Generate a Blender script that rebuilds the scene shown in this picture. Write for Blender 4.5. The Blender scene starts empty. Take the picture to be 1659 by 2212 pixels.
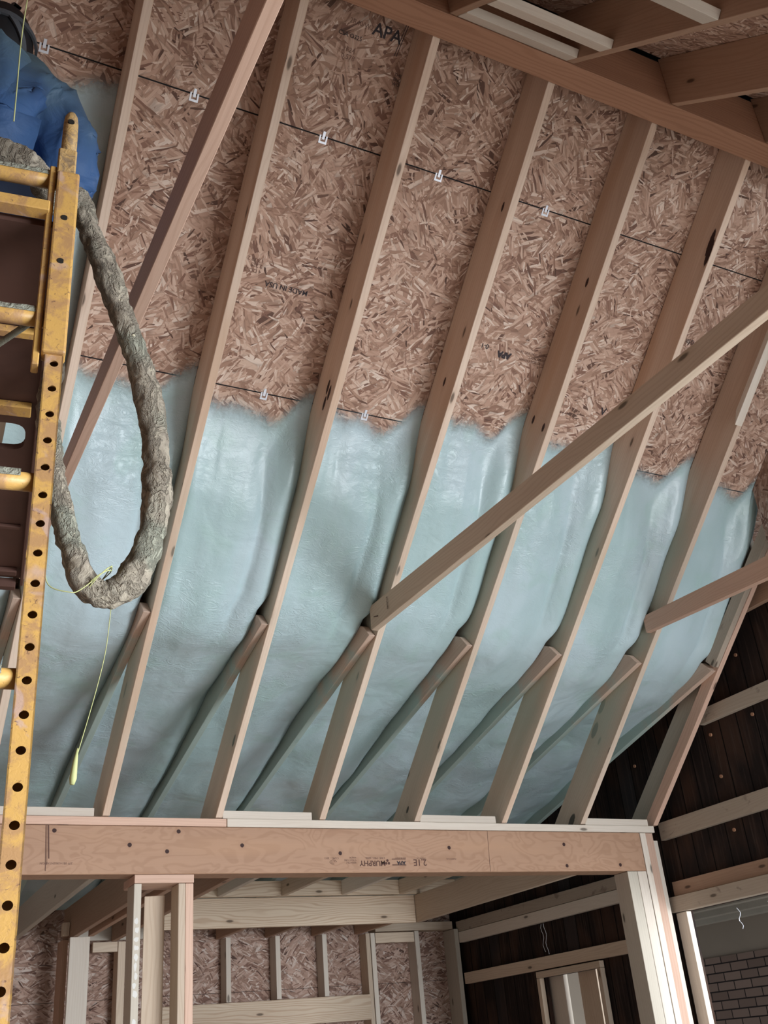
import bpy, bmesh, math, random
from mathutils import Vector, Matrix, noise
random.seed(4)
C = bpy.context.scene.collection
CZ = 1.5                                   # camera height above the floor; all heights below are given from the camera
# ---------------------------------------------------------------- camera
cam = bpy.data.objects.new('camera', bpy.data.cameras.new('camera'))
C.objects.link(cam); bpy.context.scene.camera = cam
cam.data.sensor_width = 36; cam.data.lens = 36*2209.0/2212; cam.data.clip_start = .02
RT = Vector((.8921, -.4445, -.0814)).normalized(); FW = Vector((.4280, .7731, .4681)).normalized()
UP = RT.cross(FW).normalized()
cam.matrix_world = Matrix(((RT.x, UP.x, -FW.x, 0), (RT.y, UP.y, -FW.y, 0), (RT.z, UP.z, -FW.z, CZ), (0, 0, 0, 1)))
# ---------------------------------------------------------------- daylight
W = bpy.data.worlds.new('sky'); bpy.context.scene.world = W; W.use_nodes = True
bg = W.node_tree.nodes['Background']; bg.inputs[0].default_value = (.80, .90, 1, 1); bg.inputs[1].default_value = .76
def area(name, loc, target, sx, sy, power, col):
    l = bpy.data.lights.new(name, 'AREA'); l.shape = 'RECTANGLE'; l.size = sx; l.size_y = sy; l.energy = power; l.color = col
    o = bpy.data.objects.new(name, l); C.objects.link(o); o.location = Vector(loc)+Vector((0, 0, CZ))
    o.rotation_euler = (Vector(target)-Vector(loc)).to_track_quat('-Z', 'Y').to_euler(); return o
area('daylight_through_front_opening', (5.6, -3.4, .3), (3.4, 2.6, -.3), 4.2, 2.6, 1150, (.90, .95, 1))
vs = bpy.context.scene.view_settings
vs.view_transform = 'Standard'; vs.look = 'None'; vs.exposure = .50; vs.gamma = 1; vs.use_curve_mapping = False

# ---------------------------------------------------------------- node helpers
class NT:
    def __init__(s, name):
        s.m = bpy.data.materials.new(name); s.m.use_nodes = True; s.t = s.m.node_tree; s.t.nodes.clear()
        s.out = s.n('ShaderNodeOutputMaterial'); s.b = s.n('ShaderNodeBsdfPrincipled'); s.l(s.b.outputs[0], s.out.inputs[0])
    def n(s, ty, **k):
        o = s.t.nodes.new(ty)
        for a, b in k.items(): setattr(o, a, b)
        return o
    def l(s, a, b): s.t.links.new(a, b)
    def put(s, inp, v):
        if hasattr(v, 'is_linked') or hasattr(v, 'links'): s.l(v, inp)
        else: inp.default_value = v
    def math(s, op, a, b=0.0, c=None, clamp=False):
        o = s.n('ShaderNodeMath', operation=op, use_clamp=clamp); s.put(o.inputs[0], a); s.put(o.inputs[1], b)
        if c is not None: s.put(o.inputs[2], c)
        return o.outputs[0]
    def vm(s, op, a, b=(0, 0, 0)):
        o = s.n('ShaderNodeVectorMath', operation=op); s.put(o.inputs[0], a); s.put(o.inputs[1], b)
        return o.outputs['Value'] if op in ('DOT_PRODUCT', 'LENGTH', 'DISTANCE') else o.outputs[0]
    def mix(s, f, a, b, mode='MIX'):
        o = s.n('ShaderNodeMix', data_type='RGBA', blend_type=mode); s.put(o.inputs[0], f)
        for i, v in ((6, a), (7, b)):
            if isinstance(v, tuple) and len(v) == 3: v = (*v, 1)
            s.put(o.inputs[i], v)
        return o.outputs[2]
    def ramp(s, f, lo, hi):
        o = s.n('ShaderNodeMapRange', interpolation_type='SMOOTHSTEP'); s.put(o.inputs[0], f); s.put(o.inputs[1], lo); s.put(o.inputs[2], hi)
        return o.outputs[0]
    def noise(s, v, sc, det=3, dist=0, rough=.5):
        o = s.n('ShaderNodeTexNoise'); s.put(o.inputs['Vector'], v); s.put(o.inputs['Scale'], sc); s.put(o.inputs['Detail'], det)
        s.put(o.inputs['Distortion'], dist); s.put(o.inputs['Roughness'], rough); return o.outputs['Fac']
    def vor(s, v, sc, feat='F1', dim='2D', rnd=1):
        o = s.n('ShaderNodeTexVoronoi', feature=feat, voronoi_dimensions=dim); s.put(o.inputs['Vector'], v); s.put(o.inputs['Scale'], sc)
        s.put(o.inputs['Randomness'], rnd); return o
    def bump(s, h, st=.3, d=.01, nrm=None):
        o = s.n('ShaderNodeBump'); s.put(o.inputs['Strength'], st); s.put(o.inputs['Distance'], d); s.put(o.inputs['Height'], h)
        if nrm is not None: s.l(nrm, o.inputs['Normal'])
        s.l(o.outputs[0], s.b.inputs['Normal']); return o.outputs[0]
    def uv(s): return s.n('ShaderNodeUVMap').outputs[0]
    def obj(s): return s.n('ShaderNodeTexCoord').outputs['Object']
    def pos(s): return s.n('ShaderNodeNewGeometry').outputs['Position']
    def rnd(s): return s.n('ShaderNodeObjectInfo').outputs['Random']
    def comb(s, x, y, z=0.0):
        o = s.n('ShaderNodeCombineXYZ'); s.put(o.inputs[0], x); s.put(o.inputs[1], y); s.put(o.inputs[2], z); return o.outputs[0]
    def sep(s, v):
        o = s.n('ShaderNodeSeparateXYZ'); s.l(v, o.inputs[0]); return o.outputs
    def done(s, col, rough=.7, spec=.3):
        if isinstance(col, tuple): col = (*col, 1)
        s.put(s.b.inputs['Base Color'], col); s.put(s.b.inputs['Roughness'], rough); s.put(s.b.inputs['Specular IOR Level'], spec); return s.m

# roof geometry (pitch 41.6 degrees)
TH = math.radians(41.6); TN = .888; CO = math.cos(TH); SI = math.sin(TH); D = 5.47
def und(y, h=0.0): return 1.218 + TN*(D-y) + h/CO          # height of a surface h above the rafters' undersides
U0 = SI*D + CO*1.218
SL = .236
def shal(y, h=0.0): return 2.0 - SL*(y-4.62) + h

def wood(name, light, dark, ring=.5, knots=.5, warm=None, rough=.62, spray=0, spots=None, grime=0, swirl=0, coat=0, sr=1.0, sx=1.0):
    s = NT(name); r = s.rnd(); uv = s.uv()
    off = s.comb(s.math('MULTIPLY', r, 37.0), s.math('MULTIPLY', r, 91.0))
    v = s.vm('ADD', uv, off); x, y, _ = s.sep(v)
    # growth rings: long wandering contours
    warp = s.noise(s.comb(s.math('MULTIPLY', x, 1.1), s.math('MULTIPLY', y, 7.0)), 1.0, 2)
    yy = s.math('ADD', s.math('MULTIPLY', y, 1.0), s.math('MULTIPLY', warp, .16))
    if swirl: yy = s.math('MULTIPLY', s.noise(s.vm('MULTIPLY', v, (3.2, 7.0, 1)), 1.0, 2, .8), swirl)
    rings = s.math('SINE', s.math('MULTIPLY', yy, 330.0))
    rings = s.ramp(rings, -.2, 1.0)
    fib = s.noise(s.comb(s.math('MULTIPLY', x, 6.0), s.math('MULTIPLY', y, 260.0)), 1.0, 3)
    big = s.noise(s.comb(s.math('MULTIPLY', x, .9), s.math('MULTIPLY', y, 9.0)), 1.0, 2)
    f = s.math('ADD', s.math('MULTIPLY', rings, ring*.55), s.math('MULTIPLY', s.math('SUBTRACT', fib, .35), .5))
    f = s.math('ADD', f, s.math('MULTIPLY', s.math('SUBTRACT', big, .45), .8), clamp=True)
    col = s.mix(f, light, dark)
    if warm: col = s.mix(s.ramp(s.noise(s.comb(s.math('MULTIPLY', x, .7), s.math('MULTIPLY', y, 5.0)), 1.0, 2), .45, .7), col, s.mix(.6, col, warm))
    tone = s.math('ADD', .86, s.math('MULTIPLY', r, .26))
    col = s.mix(1.0, col, s.comb(tone, tone, tone), 'MULTIPLY')
    kd = s.vor(s.comb(s.math('MULTIPLY', x, 3.1), s.math('MULTIPLY', y, 9.5)), 1.0)
    kr, _, _ = s.sep(kd.outputs['Color'])
    kn = s.math('MULTIPLY', s.math('SUBTRACT', 1.0, s.ramp(kd.outputs['Distance'], .05, .12)), s.math('LESS_THAN', kr, .28*knots))
    kh = s.math('MULTIPLY', s.math('SUBTRACT', 1.0, s.ramp(kd.outputs['Distance'], .05, .3)), s.math('LESS_THAN', kr, .28*knots))
    col = s.mix(s.math('MULTIPLY', kh, .35), col, dark)
    col = s.mix(s.math('MULTIPLY', kn, .85), col, tuple(c*.22 for c in dark))
    if spots:
        d = None
        for px, py in spots:
            q = s.vm('LENGTH', s.vm('MULTIPLY', s.vm('SUBTRACT', uv, (px, py, 0)), (sx/sr, 1/sr, 1))); d = q if d is None else s.math('MINIMUM', d, q)
        d = s.math('ADD', d, s.math('MULTIPLY', s.math('SUBTRACT', s.noise(uv, 90.0, 2), .5), .004))
        col = s.mix(s.math('MULTIPLY', s.math('SUBTRACT', 1.0, s.ramp(d, .008, .035)), .35), col, dark)
        col = s.mix(s.math('SUBTRACT', 1.0, s.ramp(d, .0095, .0125)), col, (.045, .020, .018))
    if grime:
        g = s.ramp(s.noise(s.vm('MULTIPLY', v, (9.0, 14.0, 1)), 1.0, 4, .6), .60, .70)
        col = s.mix(s.math('MULTIPLY', g, grime), col, (.16, .12, .10))
    if coat:
        _, py, _ = s.sep(s.pos()); nz = s.math('MULTIPLY', s.math('SUBTRACT', s.noise(s.pos(), 5.0, 4, .4), .5), 1.6)
        col = s.mix(s.math('MULTIPLY', s.ramp(s.math('ADD', py, nz), 4.75, 5.35), coat), col, (.40, .56, .53))
    if spray:
        p = s.pos(); h = s.math('SUBTRACT', s.vm('DOT_PRODUCT', p, (0, SI, CO)), U0+CZ*CO)
        _, py, _ = s.sep(p); nz = s.math('MULTIPLY', s.math('SUBTRACT', s.noise(p, 7.0, 3), .5), .10)
        a = s.ramp(s.math('ADD', h, nz), -.05, .13); b = s.ramp(s.math('ADD', py, s.math('MULTIPLY', nz, 2.0)), 3.75, 4.15)
        e = s.math('SUBTRACT', 1.0, s.ramp(py, 5.0, 5.6))
        col = s.mix(s.math('MULTIPLY', s.math('MULTIPLY', a, b), s.math('ADD', .18, s.math('MULTIPLY', e, spray*.7))), col, (.40, .47, .39))
    s.bump(s.math('ADD', s.math('MULTIPLY', fib, .6), s.math('MULTIPLY', rings, .3)), .25, .0015)
    return s.done(col, rough, .25)

def osb(name, tones, ang=1.0, sc=1.0, stain=0):
    s = NT(name); uv = s.uv(); uv = s.vm('ADD', uv, s.vm('MULTIPLY', s.comb(s.math('SUBTRACT', s.noise(uv, 9.0, 2), .5), s.math('SUBTRACT', s.noise(s.vm('ADD', uv, (7, 3, 0)), 9.0, 2), .5)), (.003, .003, 0)))
    if sc != 1: uv = s.vm('MULTIPLY', uv, (sc, sc, 1))
    lay = []
    for k, (cs, fx, fy) in enumerate(((7.0, 11.0, 46.0), (9.0, 13.0, 80.0), (12.0, 16.0, 130.0), (15.0, 30.0, 170.0))):
        c = s.vm('ADD', uv, (k*3.37+1, k*1.91+2, 0))
        c2 = s.vm('ADD', c, s.vm('MULTIPLY', s.comb(s.noise(c, 16.0, 1), s.noise(s.vm('ADD', c, (5, 5, 0)), 16.0, 1)), (.012, .012, 0)))
        V = s.vor(c2, cs); loc = s.vm('SUBTRACT', c2, V.outputs['Position']); cr, cg, cb = s.sep(V.outputs['Color'])
        a = s.math('MULTIPLY', s.math('SUBTRACT', s.math('MULTIPLY', cr, 2.0), 1.0), ang*(1.45, 1.2, 1.3, 1.5)[k])
        ro = s.n('ShaderNodeVectorRotate', rotation_type='Z_AXIS'); s.l(loc, ro.inputs['Vector']); s.l(a, ro.inputs['Angle'])
        st = s.vm('ADD', s.vm('MULTIPLY', ro.outputs[0], (fx, fy, 0)), s.vm('MULTIPLY', V.outputs['Color'], (50, 50, 0)))
        F = s.vor(st, 1.0); fr, fg, fb = s.sep(F.outputs['Color'])
        gr = s.noise(s.vm('MULTIPLY', st, (.8, 7, 0)), 1.0, 2)
        lay.append((fr, fg, fb, gr, F.outputs['Distance']))
    def sel(i, base, m): return s.math('ADD', s.math('MULTIPLY', base, s.math('SUBTRACT', 1.0, m)), s.math('MULTIPLY', lay[i[0]][i[1]], m))
    m1 = s.math('GREATER_THAN', lay[1][2], .50); m2 = s.math('GREATER_THAN', lay[2][2], .62); m3 = s.math('GREATER_THAN', lay[3][2], .80)
    R = sel((3, 0), sel((2, 0), sel((1, 0), lay[0][0], m1), m2), m3); G = sel((3, 1), sel((2, 1), sel((1, 1), lay[0][1], m1), m2), m3); N = sel((2, 3), sel((1, 3), lay[0][3], m1), m2)
    E_ = sel((2, 4), sel((1, 4), lay[0][4], m1), m2)
    cr = s.n('ShaderNodeValToRGB'); s.l(R, cr.inputs[0]); e = cr.color_ramp.elements
    pts = [0, .06, .3, .6, .86, 1]
    while len(e) < len(pts): e.new(.5)
    for i, p_ in enumerate(pts): e[i].position = p_; e[i].color = (*tones[i], 1)
    col = s.mix(s.math('MULTIPLY', s.math('SUBTRACT', N, .3), .55), cr.outputs[0], tuple(c*.62 for c in tones[2]))
    col = s.mix(s.math('MULTIPLY', s.ramp(E_, .45, .75), .35), col, tuple(c*.35 for c in tones[2]))
    s.bump(s.math('ADD', s.math('MULTIPLY', G, 1.0), s.math('ADD', s.math('MULTIPLY', N, .25), s.math('MULTIPLY', m2, .7))), .55, .003)
    return s.done(col, .75, .2)

T_OSB = [(.09, .05, .04), (.25, .135, .10), (.44, .275, .20), (.58, .385, .295), (.70, .51, .405), (.84, .70, .60)]
M = {}
M['osb'] = osb('roof_osb', T_OSB, 1.0, .76)
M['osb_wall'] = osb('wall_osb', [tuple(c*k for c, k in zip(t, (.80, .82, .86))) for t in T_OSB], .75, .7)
M['rafter'] = wood('fir_rafter', (.74, .59, .475), (.52, .35, .25), .30, .5, (.56, .35, .22), spray=.75)
KN = {2: ([(.849, 1.335), (.93, 1.325), (.87, 1.30), (2.824, 1.287), (-.68, 1.232)], 1.2, .35), 3: ([(.70, 1.356), (-.2, 1.31)], .9, .4), 4: ([(.026, 1.336), (.80, 1.405), (.81, 1.288), (3.28, 1.352)], 1.0, .45),
      5: ([(-.348, 1.277), (-.30, 1.262)], 1.5, .22), 6: ([(2.53, 1.455), (2.70, 1.435), (3.325, 1.33)], 2.1, .4), 1: ([(2.62, 1.39)], 1.1, .25)}
for k_, (sp_, r_, x_) in KN.items():
    M['rafter%d' % k_] = wood('fir_rafter_knotty_%d' % k_, (.74, .59, .475), (.52, .35, .25), .30, .4, (.56, .35, .22), spray=.75, spots=sp_, sr=r_, sx=x_)
M['shallow'] = wood('foam_coated_rafter', (.66, .50, .40), (.46, .30, .215), .3, .3, coat=.85)
M['lumber'] = wood('spruce_lumber', (.66, .54, .42), (.48, .345, .24), .45, .5)
M['pale'] = wood('pale_spruce', (.71, .64, .555), (.57, .47, .38), .3, .3)
M['pink'] = wood('pinkish_fir', (.64, .44, .34), (.48, .29, .21), .4, .4)
M['used'] = wood('stained_used_lumber', (.50, .42, .34), (.36, .28, .21), .3, .9, grime=.55)
M['blue'] = wood('grey_green_lumber', (.55, .50, .42), (.40, .35, .28), .3, .4)
M['header'] = wood('grainy_header', (.66, .54, .41), (.45, .30, .20), .9, .3)
LK = [(2.5418, 1.0323), (1.9575, 1.0723), (1.5426, 1.0394), (1.6034, 1.1421), (1.344, 1.0713), (4.1061, 1.0898), (4.105, .96), (4.5285, .9646), (3.2597, 1.0661), (.96, 1.14)]
M['lvl'] = wood('laminated_veneer', (.46, .285, .19), (.35, .20, .125), .75, 0, (.50, .30, .185), spots=LK, swirl=.17)
M['ridge'] = wood('ridge_veneer', (.40, .215, .135), (.28, .135, .08), .7, .1)
M['darkfir'] = wood('dark_fir', (.46, .30, .21), (.31, .18, .12), .3, .4)

def plain(name, col, rough=.6, spec=.3, nz=0, nsc=20, col2=None, metal=0, bump=0, bd=.002):
    s = NT(name); c = (*col, 1)
    if nz: c = s.mix(s.math('MULTIPLY', s.ramp(s.noise(s.obj(), nsc, 5, .3, .6), .42, .66), nz), col, col2)
    if bump: s.bump(s.noise(s.obj(), nsc*2.2, 6, .6), bump, bd)
    s.b.inputs['Metallic'].default_value = metal
    return s.done(c if not isinstance(c, tuple) else tuple(c[:3]), rough, spec)
M['membrane_and_shade'] = plain('black_underlayment_and_shade', (.012, .012, .014), .8)
M['ink'] = plain('stamp_ink', (.05, .04, .045), .8)
M['inkfaint'] = plain('faint_stamp_ink', (.22, .13, .10), .8)
M['pencil'] = plain('marker_line', (.10, .05, .04), .8)
M['clip'] = plain('galvanized_clip', (.75, .78, .85), .35, .5, metal=.2)
M['deckply'] = plain('dark_plywood', (.085, .042, .032), .6, .25, .5, 6, (.055, .028, .022))
M['string'] = plain('yellow_green_string', (.40, .42, .19), .7)
M['hole'] = plain('dark_hollow', (.01, .008, .006), .9)
M['jacket'] = None
s = NT('yellow_paint'); p = s.obj()
c = s.mix(s.ramp(s.noise(p, 22, 6, .6, .7), .44, .60), (.50, .295, .085), (.36, .205, .09))
c = s.mix(s.ramp(s.noise(p, 60, 5, 1.2, .7), .60, .68), c, (.16, .085, .05))
c = s.mix(s.math('MULTIPLY', s.ramp(s.noise(s.vm('ADD', p, (4, 4, 4)), 14, 3, 1), .6, .68), .6), c, (.42, .30, .27))
s.bump(s.noise(p, 120, 5, 1.5), .3, .0015); M['yellow'] = s.done(c, .45, .4)
s = NT('foamy_yellow_paint'); p = s.obj()
c = s.mix(s.ramp(s.noise(p, 40, 6, 1.8, .65), .42, .6), (.42, .27, .11), (.24, .165, .095))
s.bump(s.noise(p, 55, 6, 2.2), .6, .004); M['yellow_rough'] = s.done(c, .6, .3)
# green-blue spray foam, skin wrinkled by its own rise
s = NT('spray_foam'); p = s.pos(); q = s.vm('MULTIPLY', p, (1.0, .55, .55))
n1 = s.noise(q, 2.3, 3, .4); c = s.mix(s.ramp(n1, .35, .65), (.42, .57, .585), (.51, .64, .69))
c = s.mix(s.math('MULTIPLY', s.ramp(s.noise(p, 5, 4, .5), .52, .7), .45), c, (.40, .58, .55))
w1 = s.noise(s.vm('MULTIPLY', p, (14, 26, 26)), 1.0, 5, 1.6, .6); w2 = s.noise(p, 3.4, 3, .5); w3 = s.noise(p, 130, 3, 1)
wr = s.math('MULTIPLY', s.math('POWER', s.math('ABSOLUTE', s.math('SUBTRACT', w1, .5)), .7), s.ramp(s.noise(p, 2.1, 2), .45, .65))
hh = s.math('ADD', s.math('MULTIPLY', wr, .85), s.math('ADD', s.math('MULTIPLY', w1, .24), s.math('ADD', s.math('MULTIPLY', w3, .08), s.math('MULTIPLY', w2, 2.5))))
s.bump(hh, .5, .016)
at = s.n('ShaderNodeAttribute', attribute_name='fade').outputs['Fac']
al = s.ramp(s.math('ADD', at, s.math('MULTIPLY', s.math('SUBTRACT', s.noise(s.pos(), 60, 5, .5, .7), .5), .5)), .05, .95)
s.put(s.b.inputs['Alpha'], al); M['foam'] = s.done(c, .33, .6)
s = NT('foam_crust_on_hose'); p = s.pos()
cr_ = s.math('ABSOLUTE', s.math('SUBTRACT', s.noise(s.vm('MULTIPLY', p, (34, 34, 18)), 1.0, 5, .9, .65), .5))
g = s.noise(p, 28, 6, 1.2, .65); c = s.mix(s.ramp(g, .36, .66), (.34, .30, .235), (.25, .215, .17))
c = s.mix(s.math('MULTIPLY', s.ramp(s.noise(p, 6, 3), .5, .65), .5), c, (.27, .31, .25))
c = s.mix(s.math('MULTIPLY', s.math('SUBTRACT', 1.0, s.ramp(cr_, .0, .018)), .55), c, (.10, .08, .065))
c = s.mix(s.ramp(s.noise(s.vm('ADD', p, (3, 1, 2)), 75, 2), .70, .76), c, (.55, .50, .36))
s.bump(s.math('ADD', g, s.math('MULTIPLY', s.ramp(cr_, 0, .08), .5)), .9, .012); M['hose'] = s.done(c, .8, .2)
M['crust'] = plain('overspray_crust', (.33, .335, .27), .85, .2, .8, 60, (.20, .195, .155), bump=1, bd=.006)
s = NT('blue_coverall'); p = s.obj(); pz = s.sep(s.pos())[2]
c = s.mix(s.ramp(s.noise(p, 5, 3), .4, .6), (.035, .085, .215), (.048, .112, .262))
c = s.mix(s.math('MULTIPLY', s.ramp(s.math('ADD', pz, s.math('MULTIPLY', s.noise(p, 6, 3), .25)), 2.62+CZ, 2.98+CZ), .75), c, (.10, .15, .145))   # overspray dust on shoulders
s.bump(s.noise(p, 9, 4, 1.2), .5, .02); M['jacket'] = s.done(c, .6, .3)
M['trouser'] = plain('navy_trousers', (.02, .03, .06), .8); M['boot'] = plain('work_boot', (.08, .05, .03), .7)
M['hood'] = plain('black_hood', (.010, .010, .012), .55, .4); M['strap'] = plain('grey_head_strap', (.07, .075, .085), .6)
M['skin'] = plain('skin', (.45, .26, .19), .5); M['glove'] = plain('black_glove', (.02, .02, .022), .6)
# old dark board wall
s = NT('old_dark_boards'); x, y, z = s.sep(s.pos()); b = s.math('FLOOR', s.math('DIVIDE', y, .155)); fr = s.math('FRACT', s.math('DIVIDE', y, .155))
wn = s.n('ShaderNodeTexWhiteNoise', noise_dimensions='1D'); s.l(b, wn.inputs['W']); r1 = wn.outputs['Value']
gr = s.noise(s.comb(s.math('MULTIPLY', y, 60), s.math('MULTIPLY', z, 2.5), s.math('MULTIPLY', r1, 30)), 1, 4)
st = s.noise(s.comb(s.math('MULTIPLY', y, 5), s.math('MULTIPLY', z, 2.2), r1), 1, 3)
c = s.mix(s.ramp(st, .4, .68), (.020, .014, .013), (.055, .030, .021)); c = s.mix(s.ramp(gr, .5, .75), c, s.mix(.5, c, (.08, .055, .045)))
c = s.mix(s.ramp(r1, .6, 1), c, s.mix(.5, c, (.045, .045, .05))); edge = s.math('LESS_THAN', s.math('MINIMUM', fr, s.math('SUBTRACT', 1.0, fr)), .03)
c = s.mix(edge, c, (.004, .003, .003)); s.bump(s.math('SUBTRACT', gr, s.math('MULTIPLY', edge, 2)), .5, .004); M['boards'] = s.done(c, .85, .15)
s = NT('brown_brick'); x, y, z = s.sep(s.pos()); bt = s.n('ShaderNodeTexBrick'); s.l(s.comb(y, z), bt.inputs['Vector'])
for i, v in (('Scale', 1.0), ('Mortar Size', .006), ('Brick Width', .215), ('Row Height', .077), ('Mortar Smooth', .1), ('Bias', 0)): bt.inputs[i].default_value = v
bt.inputs['Color1'].default_value = (.16, .11, .09, 1); bt.inputs['Color2'].default_value = (.24, .17, .14, 1); bt.inputs['Mortar'].default_value = (.015, .01, .01, 1)
s.bump(s.math('SUBTRACT', 1.0, bt.outputs['Fac']), .6, .005); M['brick'] = s.done(bt.outputs['Color'], .7, .3)
M['tan'] = plain('tan_plaster', (.30, .25, .20), .85, .2, .3, 3, (.26, .22, .18))
M['concrete'] = plain('floor_concrete', (.66, .61, .55), .8, .3, .4, 3, (.56, .51, .46))
M['beampaint'] = plain('painted_beam', (.42, .39, .33), .7, .3, .4, 5, (.34, .31, .26))
M['whitepaint'] = plain('white_paint', (.72, .71, .67), .6)
M['capm'] = plain('copper_nail_cap', (.42, .22, .13), .5, .4)

# ---------------------------------------------------------------- mesh builder
class MB:
    def __init__(s): s.v = []; s.f = []
    def add(s, vs, fs):
        o = len(s.v); s.v += [Vector(v) for v in vs]; s.f += [tuple(i+o for i in f) for f in fs]; return s
    def box(s, a, b):
        x0, y0, z0 = a; x1, y1, z1 = b
        return s.add([(x0, y0, z0), (x1, y0, z0), (x1, y1, z0), (x0, y1, z0), (x0, y0, z1), (x1, y0, z1), (x1, y1, z1), (x0, y1, z1)],
                     [(0, 3, 2, 1), (4, 5, 6, 7), (0, 1, 5, 4), (1, 2, 6, 5), (2, 3, 7, 6), (3, 0, 4, 7)])
    def prism(s, poly, x0, x1):                       # poly of (y, z)
        n = len(poly); vs = [(x0, y, z) for y, z in poly]+[(x1, y, z) for y, z in poly]
        return s.add(vs, [tuple(range(n)), tuple(range(2*n-1, n-1, -1))]+[(i, i+n, (i+1) % n+n, (i+1) % n) for i in range(n)])
    def tube(s, pts, rad, n=12, cap=True):
        pts = [Vector(p) for p in pts]; rs = rad if isinstance(rad, list) else [rad]*len(pts); vs = []; fs = []; prev = None
        for i, p in enumerate(pts):
            t = (pts[min(i+1, len(pts)-1)]-pts[max(i-1, 0)]).normalized()
            u = (prev - t*prev.dot(t)).normalized() if prev else t.orthogonal().normalized(); prev = u; w = t.cross(u)
            vs += [p+(u*math.cos(a)+w*math.sin(a))*rs[i] for a in [2*math.pi*k/n for k in range(n)]]
        for i in range(len(pts)-1):
            fs += [(i*n+k, i*n+(k+1) % n, (i+1)*n+(k+1) % n, (i+1)*n+k) for k in range(n)]
        if cap: fs += [tuple(range(n-1, -1, -1)), tuple(range((len(pts)-1)*n, len(pts)*n))]
        return s.add(vs, fs)
    def map(s, fn): s.v = [Vector(fn(v)) for v in s.v]; return s
def tag(o, label=None, cat=None, group=None, kind=None):
    for k, v in (('label', label), ('category', cat), ('group', group), ('kind', kind)):
        if v: o[k] = v
    return o
WL = {}
def link(name, me, mat, parent=None, origin=None):
    o = bpy.data.objects.new(name, me); C.objects.link(o)
    if mat: me.materials.append(mat)
    lo = Vector(min(v.co[i] for v in me.vertices) for i in range(3)); hi = Vector(max(v.co[i] for v in me.vertices) for i in range(3))
    b = Vector(origin) if origin else Vector(((lo.x+hi.x)/2, (lo.y+hi.y)/2, lo.z))
    me.transform(Matrix.Translation(-b)); w = b+Vector((0, 0, CZ)); WL[o] = w
    if parent: o.parent = parent; o.location = w-WL[parent]
    else: o.location = w
    return o
def empty(name, loc, label=None, cat=None, group=None):
    o = bpy.data.objects.new(name, None); C.objects.link(o); w = Vector(loc)+Vector((0, 0, CZ)); o.location = w; WL[o] = w
    o.empty_display_size = .05; return tag(o, label, cat, group)
def obj(name, mb, mat, parent=None, axis=(1, 0, 0), bevel=0.0, smooth=False, seg=1):
    me = bpy.data.meshes.new(name); bm = bmesh.new(); vv = [bm.verts.new(v) for v in mb.v]
    for f in mb.f:
        try: bm.faces.new([vv[i] for i in f])
        except ValueError: pass
    bmesh.ops.recalc_face_normals(bm, faces=bm.faces)
    if bevel: bmesh.ops.bevel(bm, geom=[e for e in bm.edges if len(e.link_faces) == 2 and e.calc_face_angle(0) > .3], offset=bevel, segments=seg, affect='EDGES', profile=.5)
    uvl = bm.loops.layers.uv.new('UVMap'); A = Vector(axis).normalized(); bm.normal_update()
    for f in bm.faces:
        n = f.normal; f.smooth = smooth
        if abs(n.dot(A)) > .8:
            t = A.orthogonal().normalized(); w = A.cross(t)
            for l in f.loops: l[uvl].uv = (l.vert.co.dot(w)*.3, l.vert.co.dot(t))
        else:
            w = n.cross(A).normalized()
            k = max(range(3), key=lambda i: abs(w[i]))
            if w[k] < 0: w = -w
            o_ = 3.3*round(n.x, 1)+5.1*round(n.z, 1) if not mat.name.startswith('laminated') else 0
            for l in f.loops: l[uvl].uv = (l.vert.co.dot(A), l.vert.co.dot(w)+o_)
    bm.to_mesh(me); bm.free()
    return link(name, me, mat, parent)
def board(name, a, b, mat, label=None, cat='board', group=None, parent=None, axis=None, bevel=.0022):
    d = [abs(b[i]-a[i]) for i in range(3)]; k = d.index(max(d)); ax = axis or tuple(1.0 if i == k else 0.0 for i in range(3))
    return tag(obj(name, MB().box(tuple(min(a[i], b[i]) for i in range(3)), tuple(max(a[i], b[i]) for i in range(3))), mat, parent, ax, bevel), label, None if parent else cat, group)
def text(name, body, org, xd, ud, size, mat, parent, bold=0.0):
    cu = bpy.data.curves.new(name, 'FONT'); cu.body = body; cu.size = size; cu.offset = bold; cu.resolution_u = 3; cu.extrude = .0003
    to = bpy.data.objects.new(name, cu); C.objects.link(to); dg = bpy.context.evaluated_depsgraph_get()
    me = bpy.data.meshes.new_from_object(to.evaluated_get(dg)); bpy.data.objects.remove(to)
    X = Vector(xd).normalized(); Y = Vector(ud).normalized(); Z = X.cross(Y); O = Vector(org)+Z*.001
    me.transform(Matrix(((X.x, Y.x, Z.x, O.x), (X.y, Y.y, Z.y, O.y), (X.z, Y.z, Z.z, O.z), (0, 0, 0, 1))))
    me.materials.clear(); return link(name, me, mat, parent)

# ================================================================ THE SETTING
def struct(name, mb, mat, axis=(1, 0, 0), bevel=0): return tag(obj(name, mb, mat, None, axis, bevel), kind='structure')
struct('floor', MB().box((-3.2, -3, -1.56), (5.0, 8.7, -1.5)), M['concrete'])
sl = (0, CO, -SI)
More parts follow.
